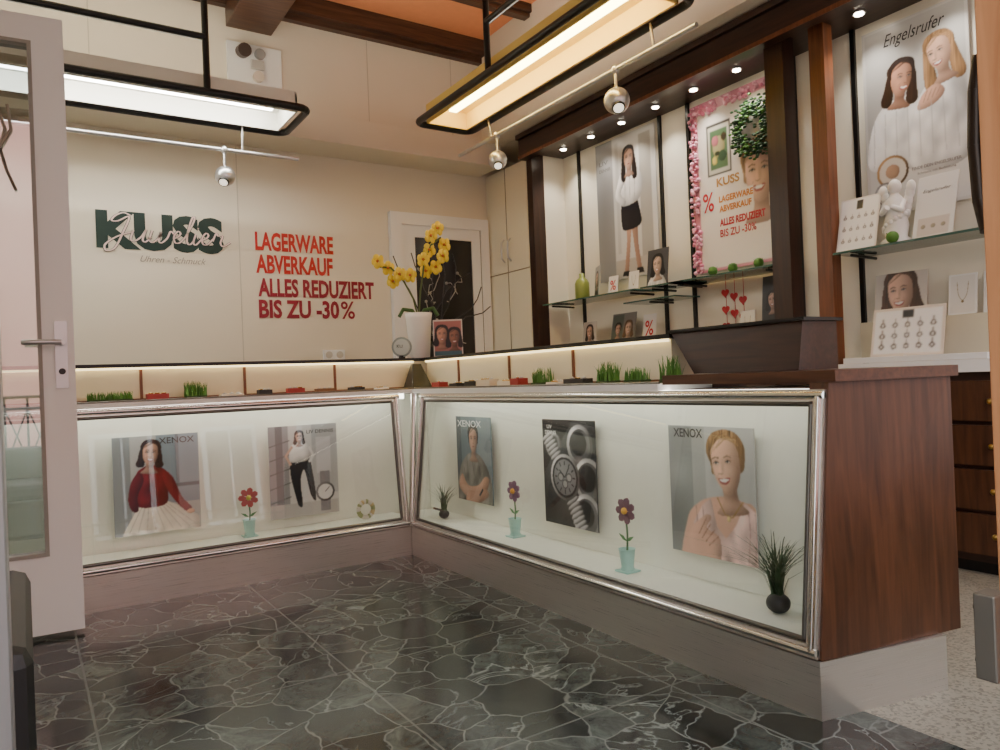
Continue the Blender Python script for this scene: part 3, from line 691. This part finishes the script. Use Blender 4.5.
b.make("display_cabinet")
for y in ys:
    l = bpy.data.lights.new("puck", 'SPOT'); l.energy = 11; l.color = (1, .94, .85); l.spot_size = 1.9; l.spot_blend = .8; l.shadow_soft_size = .02
    o = bpy.data.objects.new("puck_spot", l); o.location = Vector((3.78, y, 2.84))*S; bpy.context.scene.collection.objects.link(o)

p = Poster((3.932, 4.53, 1.73), UY, UZ, .66, 1.1, (206, 202, 196))
p.rect(0, 0, .3, 1.667, (164, 162, 160)); p.rect(.3, 0, 1, 1.667, (216, 212, 206)); p.rect(.74, 0, .93, 1.6, (184, 178, 168)); p.rect(.3, 0, 1, .22, (196, 188, 176)); p.soft(.12, .9, .12, .75, .5); p.rect(.34, .3, .4, 1.6, (200, 196, 190))
p.poly([(.48, .84), (.5, .5), (.46, .2), (.44, .06), (.5, .06), (.54, .3), (.58, .55), (.62, .3), (.66, .08), (.72, .08), (.68, .4), (.66, .84)], (200, 158, 134), True, tex=0)
p.poly([(.42, .08), (.52, .08), (.5, .02), (.4, .03)], (30, 28, 28)); p.poly([(.64, .1), (.74, .1), (.76, .03), (.64, .04)], (30, 28, 28))
p.poly([(.42, .62), (.44, .92), (.64, .96), (.74, .7), (.72, .58), (.5, .55)], (40, 36, 44), True)
p.poly([(.4, .88), (.38, 1.12), (.46, 1.24), (.66, 1.24), (.78, 1.12), (.74, .9), (.56, .84)], (238, 234, 230), True, tex=.09)
for q in (.5, .58, .66): p.line([(q, 1.16), (q-.01, .92)], .012, (186, 180, 174), .7)
p.poly([(.42, 1.2), (.34, 1.04), (.34, .94), (.46, .84), (.5, .9), (.42, 1.0), (.5, 1.14)], (232, 228, 224), True); p.face(.57, 1.38, .13, (208, 166, 142), (50, 36, 32), long=2.0, smile=False)
p.txt("LIV", .06, 1.4, .16, .05, (90, 88, 84), .01); p.txt("DENNIS", .06, 1.32, .2, .04, (90, 88, 84), .01); p.make("poster")

p = Poster((3.932, 3.52, 1.66), UY, UZ, .72, 1.15, (226, 150, 168))
p.rect(.07, .03, .96, 1.5, (244, 234, 222))
p.rect(.18, .88, .46, 1.36, (70, 70, 66)); p.rect(.2, .9, .44, 1.34, (214, 208, 190)); p.rect(.22, .94, .42, 1.3, (96, 130, 90)); p.ell(.32, 1.14, .07, .1, (180, 170, 120)); p.ell(.28, 1.2, .04, .05, (200, 120, 130)); p.ell(.36, 1.05, .05, .05, (60, 96, 70)); p.ell(.27, 1.02, .03, .04, (220, 200, 90)); p.ell(.38, 1.22, .03, .04, (70, 60, 40)); p.ell(.3, 1.08, .03, .02, (40, 60, 40))
p.txt("KUSS", .28, .77, .26, .08, (190, 140, 80), .03)
p.rect(.1, .54, .25, .76, (236, 232, 226)); p.txt("%", .11, .56, .13, .18, (200, 30, 50), .01)
p.face(.76, .8, .27, (228, 188, 164), (174, 138, 98), smile=True, turn=-.3)
p.rect(.27, .5, .68, .7, (244, 234, 222))
p.txt("LAGERWARE", .3, .62, .38, .06, (210, 130, 50), .04); p.txt("ABVERKAUF", .3, .53, .36, .06, (210, 130, 50), .04)
p.txt("ALLES REDUZIERT", .3, .4, .5, .07, (190, 26, 40), .04); p.txt("BIS ZU -30%", .3, .3, .4, .07, (190, 26, 40), .02)
PK = M((232, 140, 168), .6); PK2 = M((240, 178, 196), .6)
for i in range(260):
    t = random.random()
    if t < .6: x, y = random.uniform(-.02, .08), random.uniform(0, 1.58)
    elif t < .9: x, y = random.uniform(0, 1), random.uniform(1.48, 1.58)
    else: x, y = random.uniform(.93, 1), random.uniform(0, 1.58)
    p.ball(p.o+p.u*x*p.w+p.vv*y*p.w+p.n*.01, random.uniform(.008, .016), random.choice([PK, PK2]), n=7, k=5)
p.make("sale_poster")
b = B()
for i in range(520):
    a = random.random()*2*math.pi; rr = .12+random.gauss(0, .03); c = (3.885+random.uniform(-.025, .02), 2.98+rr*math.cos(a), 2.5+rr*math.sin(a)*1.1)
    b.ball(c, (.009, .014, .008), random.choice([GRASSD, GRASSD, GRASS, M((60, 96, 60), .6)]), n=6, k=4)
b.make("leaf_wreath")

p = Poster((3.932, 2.28, 1.79), UY, UZ, .54, 1.01, (214, 211, 206), res=160)
p.rect(.03, .03, .97, 1.84, (196, 194, 190)); p.soft(.5, 1.3, .35, 1.12); p.rect(.03, .03, .97, .5, (222, 220, 216)); p.soft(.1, .9, .2, .85, .5)
p.poly([(.03, .5), (.06, .85), (.2, 1.08), (.5, 1.12), (.66, .9), (.64, .45), (.3, .42)], (234, 233, 231), True, tex=.1)
p.face(.38, 1.3, .175, (208, 156, 128), (64, 40, 30), long=1.5, turn=.8, tilt=-.14)
p.poly([(.46, .4), (.48, .86), (.62, 1.16), (.88, 1.18), (.97, 1.0), (.97, .4)], (226, 224, 222), True, tex=.1)
p.face(.74, 1.42, .18, (224, 182, 156), (170, 132, 90), long=1.8, turn=-.8, tilt=.18)
p.poly([(.52, .95), (.58, 1.08), (.7, 1.14), (.78, 1.06), (.72, .98), (.62, .94)], (218, 174, 150), True, tex=0)
for i in range(4): p.line([(.58+.04*i, 1.0+.01*i), (.62+.04*i, 1.1)], .006, (160, 116, 96), .7)
for i in range(8): p.line([(.1+.11*i, 1.0), (.08+.115*i, .5)], .012, (196, 194, 190), .5)
p.txt("Engelsrufer", .22, 1.62, .58, .16, (40, 36, 36), 0.0, .4)
p.ell(.26, .42, .16, .16, (170, 134, 86), shade=1.4); p.ell(.26, .42, .135, .135, (222, 214, 202), shade=0); p.ell(.26, .42, .07, .07, (190, 154, 124)); p.ell(.18, .22, .11, .11, (140, 140, 142), shade=1.4); p.ell(.18, .22, .09, .09, (226, 224, 220), shade=0)
for i in range(6): p.line([(.18, .15), (.12+.024*i, .28)], .006, (130, 130, 132))
p.txt("FINDE DEIN ENGELSRUFER", .45, .38, .45, .03, (90, 80, 76)); p.txt("Schmuck mit Bedeutung", .5, .32, .35, .03, (90, 80, 76)); p.make("poster")

# shelf items -------------------------------------------------------------
ZS = 1.598
def card(x, y, z, w, h, bg, draw=None, name="picture_card", tilt=.12, ang=0):
    u = Vector((-math.sin(ang), -math.cos(ang), 0)); v = Vector((tilt, 0, 1)).normalized()
    p = Poster(Vector((x, y, z))-u*w/2, u, v, w, h, bg, .005, res=70)
    if draw: draw(p)
    q = Vector((x, y, z)); n = -p.n; n.z = 0
    p.prism([q-u*.01, q+u*.01, q+u*.01+n*.07, q-u*.01+n*.07], [q-u*.01+Vector((0, 0, .004)), q+u*.01+Vector((0, 0, .004)), q+u*.01+n*.07+Vector((0, 0, .004)), q-u*.01+n*.07+Vector((0, 0, .004))], WHITE)
    p.make(name)
def d_portrait(hair, skin, cl, k=.35):
    def f(p):
        p.soft(.2, p.A*.7, .3, .8)
        p.poly([(.05, -.1), (.2, .35), (.5, .45), (.8, .35), (.95, -.1)], cl, True, tex=.12); p.face(.5, p.A*.58, k, skin, hair, long=1.2, turn=-.4, tilt=.08)
    return f
def d_pct(p): p.rect(.05, .05, .95, p.A-.05, (240, 236, 232)); p.txt("%", .18, p.A*.22, .64, p.A*.55, (200, 30, 44), .01)
def d_jewel(p):
    p.rect(.03, .03, .97, p.A-.03, (248, 246, 242))
    for i in range(5):
        for j in range(3):
            p.line([(.15+.175*i, p.A*(.2+.22*j)+.09), (.15+.175*i, p.A*(.2+.22*j))], .012, (180, 170, 160)); p.ell(.15+.175*i, p.A*(.2+.22*j), .04, .04, (120, 110, 100), shade=0); p.ell(.15+.175*i, p.A*(.2+.22*j), .02, .02, (235, 230, 225), shade=0)
    p.rect(.42, p.A*.78, .58, p.A*.95, (60, 60, 62))
def d_necklace(p):
    p.rect(.06, .06, .94, p.A-.06, (232, 228, 220)); p.line(cat([(.3, p.A*.8), (.35, p.A*.5), (.5, p.A*.35), (.65, p.A*.5), (.7, p.A*.8)], 5, False), .02, (170, 150, 100)); p.ell(.5, p.A*.32, .05, .05, (150, 130, 80))
card(3.75, 4.38, ZS, .16, .24, (180, 180, 176), d_portrait((60, 40, 30), (210, 170, 150), (70, 60, 60)), ang=.5)
card(3.76, 4.2, ZS, .1, .14, (240, 235, 230), d_pct)
card(3.76, 3.74, ZS, .2, .27, (90, 90, 92), d_portrait((30, 26, 26), (210, 180, 160), (200, 200, 200)))
card(3.78, 4.0, ZS, .1, .15, (230, 226, 220), d_necklace)
card(3.72, 2.24, ZS, .22, .3, (236, 230, 222), d_jewel, "jewellery_display", tilt=.25)
card(3.74, 1.86, ZS, .19, .34, (222, 220, 216), lambda p: (p.rect(.1, .1, .9, .6, (206, 196, 188)), p.txt("Engelsrufer", .15, p.A*.72, .7, .12, (90, 80, 76), 0, .3), [p.ell(.25+.25*i, .35, .06, .06, (160, 150, 130)) for i in range(3)]), tilt=.3)
ZW = 1.001
card(3.82, 4.19, ZW+.22, .26, .24, (150, 146, 140), lambda p: (p.rect(.03, .03, .5, p.A-.03, (110, 120, 110)), p.face(.28, .45, .18, (210, 170, 150), (50, 40, 34)), p.face(.72, .45, .22, (220, 186, 164), (120, 90, 60), long=1.2)), tilt=.2)
card(3.8, 3.88, ZW+.22, .13, .2, (240, 235, 230), d_pct)
card(3.8, 4.55, ZW+.22, .16, .2, (214, 206, 196), d_portrait((60, 40, 30), (214, 172, 150), (180, 170, 160)))
card(3.83, 2.86, ZW+.2, .15, .36, (70, 66, 68), d_portrait((40, 30, 28), (210, 170, 150), (220, 216, 210)), tilt=.1)
card(3.85, 2.09, ZW+.22, .27, .25, (214, 206, 196), d_portrait((96, 62, 42), (220, 180, 156), (226, 216, 206), .42))
card(3.7, 1.99, ZW+.03, .36, .25, (236, 222, 204), d_jewel, "jewellery_display", tilt=.22)
card(3.86, 1.79, ZW+.22, .13, .2, (240, 238, 234), d_necklace)
card(3.86, 1.64, ZW+.22, .11, .2, (236, 232, 226), d_necklace)
card(3.8, 3.02, ZW+.2, .11, .16, (236, 230, 226), d_necklace)
b = B(); b.box(3.665, 3.92, 1.6, 2.3, 1.001, 1.03, WHITE); b.box(3.835, 3.93, 1.55, 2.3, 1.031, 1.22, M((214, 206, 180), .6)); b.make("display_riser", .002)
b = B(); b.box(3.78, 3.88, 2.72, 3.1, 1.001, 1.2, CREAM); b.make("display_riser", .004)
b = B(); b.box(3.76, 3.92, 3.72, 4.72, 1.001, 1.22, CREAM); b.make("display_riser", .004)
b = B(); b.lathe((3.78, 4.58, ZS), [(.05, 0), (.058, .01), (.058, .13), (.045, .16), (.02, .18), (.022, .21), (.014, .21)], M((140, 150, 70), .3), n=20); b.make("green_vase")
b = B(); AW = M((240, 238, 232), .45); ax, ay = 3.78, 2.05
b.lathe((ax, ay, ZS), [(.07, 0), (.075, .02), (.05, .04), (.06, .1), (.045, .17), (.05, .22), (.02, .26), (.012, .27)], AW, n=20)
b.ball((ax, ay, ZS+.3), (.032, .032, .038), AW)
for s_ in (-1, 1):
    for k in range(5): b.ball((ax+.02, ay+s_*(.04+.008*k), ZS+.16+.032*k), (.014, .024, .034), AW, n=10, k=7)
    b.tube([(ax, ay+s_*.045, ZS+.22), (ax-.04, ay+s_*.05, ZS+.17), (ax-.06, ay+s_*.01, ZS+.19)], .014, AW)
for i in range(14):
    a = i*.45; b.ball((ax+.055*math.cos(a), ay+.055*math.sin(a), ZS+.03+.012*i), .014, AW, n=8, k=5)
b.make("angel_figurine")
for x, y in ((3.72, 3.2), (3.73, 3.05), (3.72, 2.85), (3.685, 2.02)):
    b = B(); b.ball((x, y, ZS+.03), (.03, .03, .03), GRASS); b.tuft((x, y, ZS+.03), .018, .018, .035, 60, GRASS, spread=.9); b.make("moss_ball")
b = B()
for k in range(3):
    y = 3.26-.07*k; b.cyl((3.91, y, 1.58), (3.91, y, 1.22), .002, RED, n=5)
    for j in range(3):
        z = 1.5-.11*j-.03*k
        pts = [(3.905, y+.03*math.sin(t)**3, z+.028*(13*math.cos(t)-5*math.cos(2*t)-2*math.cos(3*t)-math.cos(4*t))/14) for t in [2*math.pi*i/24 for i in range(24)]]
        b.prism(pts, [(q[0]-.006, q[1], q[2]) for q in pts], M((196, 30, 44), .5))
b.make("heart_garland")

# ---------------------------------------------------------------- hanging lamps
def hanging(P, a0, a1, d0, d1, z, tray_, tubecol, es, upe, rods, up_a, railz, raild, spots, railext, hw):
    b = B(); r = .07; pts = []
    for (ca, cd, s0) in ((a1-r, d1-r, 0), (a0+r, d1-r, 1), (a0+r, d0+r, 2), (a1-r, d0+r, 3)):
        for k in range(5):
            t = (s0+k/4)*math.pi/2; pts.append(P(ca+r*math.cos(t), cd+r*math.sin(t), z))
    pts.append(pts[0]); b.tube(pts, .024, BLACK)
    def bx(aa0, aa1, dd0, dd1, z0, z1, m):
        q0, q1 = Vector(P(aa0, dd0, z0)), Vector(P(aa1, dd1, z1))
        b.box(min(q0.x, q1.x), max(q0.x, q1.x), min(q0.y, q1.y), max(q0.y, q1.y), z0, z1, m)
    ins = .06
    bx(a0+ins, a1-ins, d0+ins, d1-ins, z+.11, z+.125, tray_)
    bx(a0+ins, a1-ins, d0+ins, d0+ins+.012, z-.01, z+.11, tray_); bx(a0+ins, a1-ins, d1-ins-.012, d1-ins, z-.01, z+.11, tray_)
    bx(a0+ins, a0+ins+.012, d0+ins, d1-ins, z-.01, z+.11, tray_); bx(a1-ins-.012, a1-ins, d0+ins, d1-ins, z-.01, z+.11, tray_)
    dm = (d0+d1)/2
    bx(a0+.15, a1-.15, dm-hw, dm+hw, z+.07, z+.108, M(tubecol, .5, emit=es))
    bx(a0+.15, a1-.15, dm-.08, dm+.08, z+.127, z+.14, M((255, 246, 226), .5, emit=upe))   # glowing strip added on the tray top to brighten upper wall and ceiling
    for ra, rd in rods: b.cyl(P(ra, rd, z), P(ra, rd, ZC), .02, BLACK)
    for u0, u1, ud in up_a: b.cyl(P(u0, ud, z+.33), P(u1, ud, z+.33), .022, BLACK)
    b.cyl(P(a0-railext[0], raild, railz), P(a1+railext[1], raild, railz), .014, SILVER)
    for ra in (a0+.3, a1-.3): b.cyl(P(ra, raild, railz), P(ra, min(max(raild, d0+.02), d1-.02), z), .008, SILVER)
    for sa, sz, sr in spots:
        b.cyl(P(sa, raild, railz), P(sa, raild, sz), .01, SILVER); b.ball(P(sa, raild, railz), (.024, .024, .03), SILVER)
        b.ball(P(sa, raild, sz), sr, SILVER, n=24, k=16)
        c = Vector(P(sa, raild, sz)); d = Vector((-.3, -.5, -.75)).normalized()
        b.cyl(c+d*sr*.7, c+d*sr*1.02, sr*.5, BLACK, n=20); b.cyl(c+d*sr*1.02, c+d*sr*1.04, sr*.4, M((255, 244, 224), .3, emit=1.5), n=20)
    return b.make("hanging_lamp")
hanging(lambda a, d, z: (a, d, z), -1.3, 1.62, 4.66, 5.2, 2.8, M((238, 236, 226), .6), (255, 252, 244), 26, 14,
        [(.99, 4.66), (-.8, 4.66), (-.8, 5.2)], [(-1.3, .99, 4.66)], 2.63, 5.2, [(1.2, 2.45, .068), (-.4, 2.45, .068)], (0, .09), .06)
hanging(lambda a, d, z: (d, a, z), 2.55, 4.8, 2.46, 2.92, 2.88, M((246, 216, 124), .6, name="warm_tray"), (255, 234, 164), 18, 14,
        [(3.83, 2.48), (2.8, 2.48), (2.8, 2.9)], [(2.55, 3.83, 2.48)], 2.75, 2.92, [(4.43, 2.57, .068), (3.16, 2.57, .075)], (0, .17), .03)

# ---------------------------------------------------------------- foreground
b = B()
def dl(x0, x1, z0, z1, m, t0=-.03, t1=.03):
    f = lambda x, t: (x, 3.6+(.186-x)*.068+t)
    q = [f(x0, t0), f(x1, t0), f(x1, t1), f(x0, t1)]
    b.prism([(c[0], c[1], z0) for c in q], [(c[0], c[1], z1) for c in q], m)
dl(.07, .186, .02, 2.58, WHITE); dl(-1.0, -.86, .02, 2.58, WHITE); dl(-.86, .07, .02, .34, WHITE); dl(-.86, .07, 2.47, 2.58, WHITE)
for x0, x1, z0, z1 in ((.055, .07, .34, 2.47), (-.86, -.845, .34, 2.47), (-.845, .055, .34, .355), (-.845, .055, 2.455, 2.47)): dl(x0, x1, z0, z1, M((150, 148, 140), .5), -.036, .036)
yg = 3.6+(.186+.4)*.068
b.add([(-.845, yg+.03, .355), (.055, yg-.031, .355), (.055, yg-.031, 2.455), (-.845, yg+.03, 2.455)], [[0, 1, 2, 3]], GLASS2)
dl(.115, .16, 1.03, 1.31, SILVER, -.04, -.03)
yy = 3.6+(.186-.138)*.068
b.cyl((.138, yy-.035, 1.22), (.138, yy-.09, 1.22), .012, SILVER); b.tube([(.138, yy-.09, 1.22), (.03, yy-.085, 1.22), (.0, yy-.075, 1.22)], .011, SILVER); b.cyl((.138, yy-.038, 1.1), (.138, yy-.05, 1.1), .013, BLACK)
for i in range(2):
    pts = [(-.02-.03*i, 3.6, 2.2-.03*i), (-.01-.02*i, 3.6, 2.1), (-.05, 3.6, 2.02), (-.03, 3.6, 1.93), (.0, 3.6, 1.85)]; b.tube(pts, .006, M((150, 140, 125), .5), n=6)
b.make("door_2")
b = B()
b.box(-.66, -.14, 1.34, 1.85, .12, .36, BLK2); b.box(-.14, 0, 1.34, 1.88, .12, .64, BLK2); b.box(-.8, -.66, 1.34, 1.88, .12, .64, BLK2); b.box(-.8, 0, 1.2, 1.34, .12, .66, BLK2); b.box(-.65, -.15, 1.35, 1.83, .36, .46, BLK2)
for x in (-.75, -.06):
    for y in (1.27, 1.82): b.cyl((x, y, 0), (x, y, .12), .02, CHROME)
b.make("armchair", .03)
b = B(); b.box(-.05, -.012, .56, .62, 0, 2.9, M((150, 150, 150), .35, .6)); b.make("door_frame", .004)
b = B(); b.box(1.0, 1.13, .32, .4355, 0, 3.2, JAMB)
b.box(.965, 1.0, .425, .45, .61, .715, M((120, 116, 108), .4, .6))
for z in (.63, .695): b.cyl((.98, .45, z), (.98, .454, z), .006, BLACK, n=8)
b.tube([(1.02, .437, 1.16), (1.024, .446, 1.2), (1.026, .45, 1.27), (1.024, .446, 1.34), (1.02, .437, 1.38)], .011, M((48, 36, 28), .35, .6))
b.make("door_3", .003)

# ---------------------------------------------------------------- street outside
b = B(); b.box(-14, 16, -12, .15, -.25, -.101, M((120, 118, 114), .9, noise=.1)); b.make("street_ground")
b = B(); b.box(-12, 14, -8.5, -8, -.1, 9, M((190, 140, 126), .9, name="facade", noise=.05))
for x in range(-11, 14, 2):
    for z in (1.0, 4.2):
        b.box(x, x+1.1, -8, -7.93, z, z+2, WHITE); b.box(x+.1, x+1.0, -7.93, -7.91, z+.1, z+1.9, M((50, 60, 70), .1))
        b.box(x+.53, x+.57, -7.91, -7.89, z+.1, z+1.9, WHITE)
b.make("street_building")
b = B()
for x in [k*.25 for k in range(-20, 17)]:
    b.cyl((x, -4, -.1), (x, -4, 1.0), .015, BLACK, n=6)
    if x < 3.9: b.cyl((x, -4, .15), (x+.25, -4, .85), .01, BLACK, n=6); b.cyl((x+.25, -4, .15), (x, -4, .85), .01, BLACK, n=6)
for z in (.15, .85, 1.0): b.cyl((-5, -4, z), (4, -4, z), .02, BLACK, n=6)
b.make("street_railing")

# ---------------------------------------------------------------- light
w = bpy.data.worlds.new("World"); bpy.context.scene.world = w; w.use_nodes = True
bg = w.node_tree.nodes["Background"]; bg.inputs[0].default_value = (.9, .95, 1, 1); bg.inputs[1].default_value = 4.4
sl = bpy.data.lights.new("sun", 'SUN'); sl.energy = 3; sl.angle = .02
so = bpy.data.objects.new("sun", sl); so.rotation_euler = Vector((.2, .75, .6)).to_track_quat('Z', 'Y').to_euler(); bpy.context.scene.collection.objects.link(so)

# ---------------------------------------------------------------- camera
cam = bpy.data.cameras.new("camera"); cam.sensor_width = 36; cam.lens = 26.53; cam.clip_start = .02
co = bpy.data.objects.new("camera", cam); bpy.context.scene.collection.objects.link(co)
f = Vector((.5432, .8396, .004)).normalized(); r = Vector((.8396, -.5432, 0)).normalized(); u = r.cross(f)
a = .04; r2 = r*math.cos(a)-u*math.sin(a); u2 = u*math.cos(a)+r*math.sin(a)
m = Matrix((r2, u2, -f)).transposed().to_4x4(); m.translation = Vector((0, 0, S)); co.matrix_world = m
bpy.context.scene.camera = co
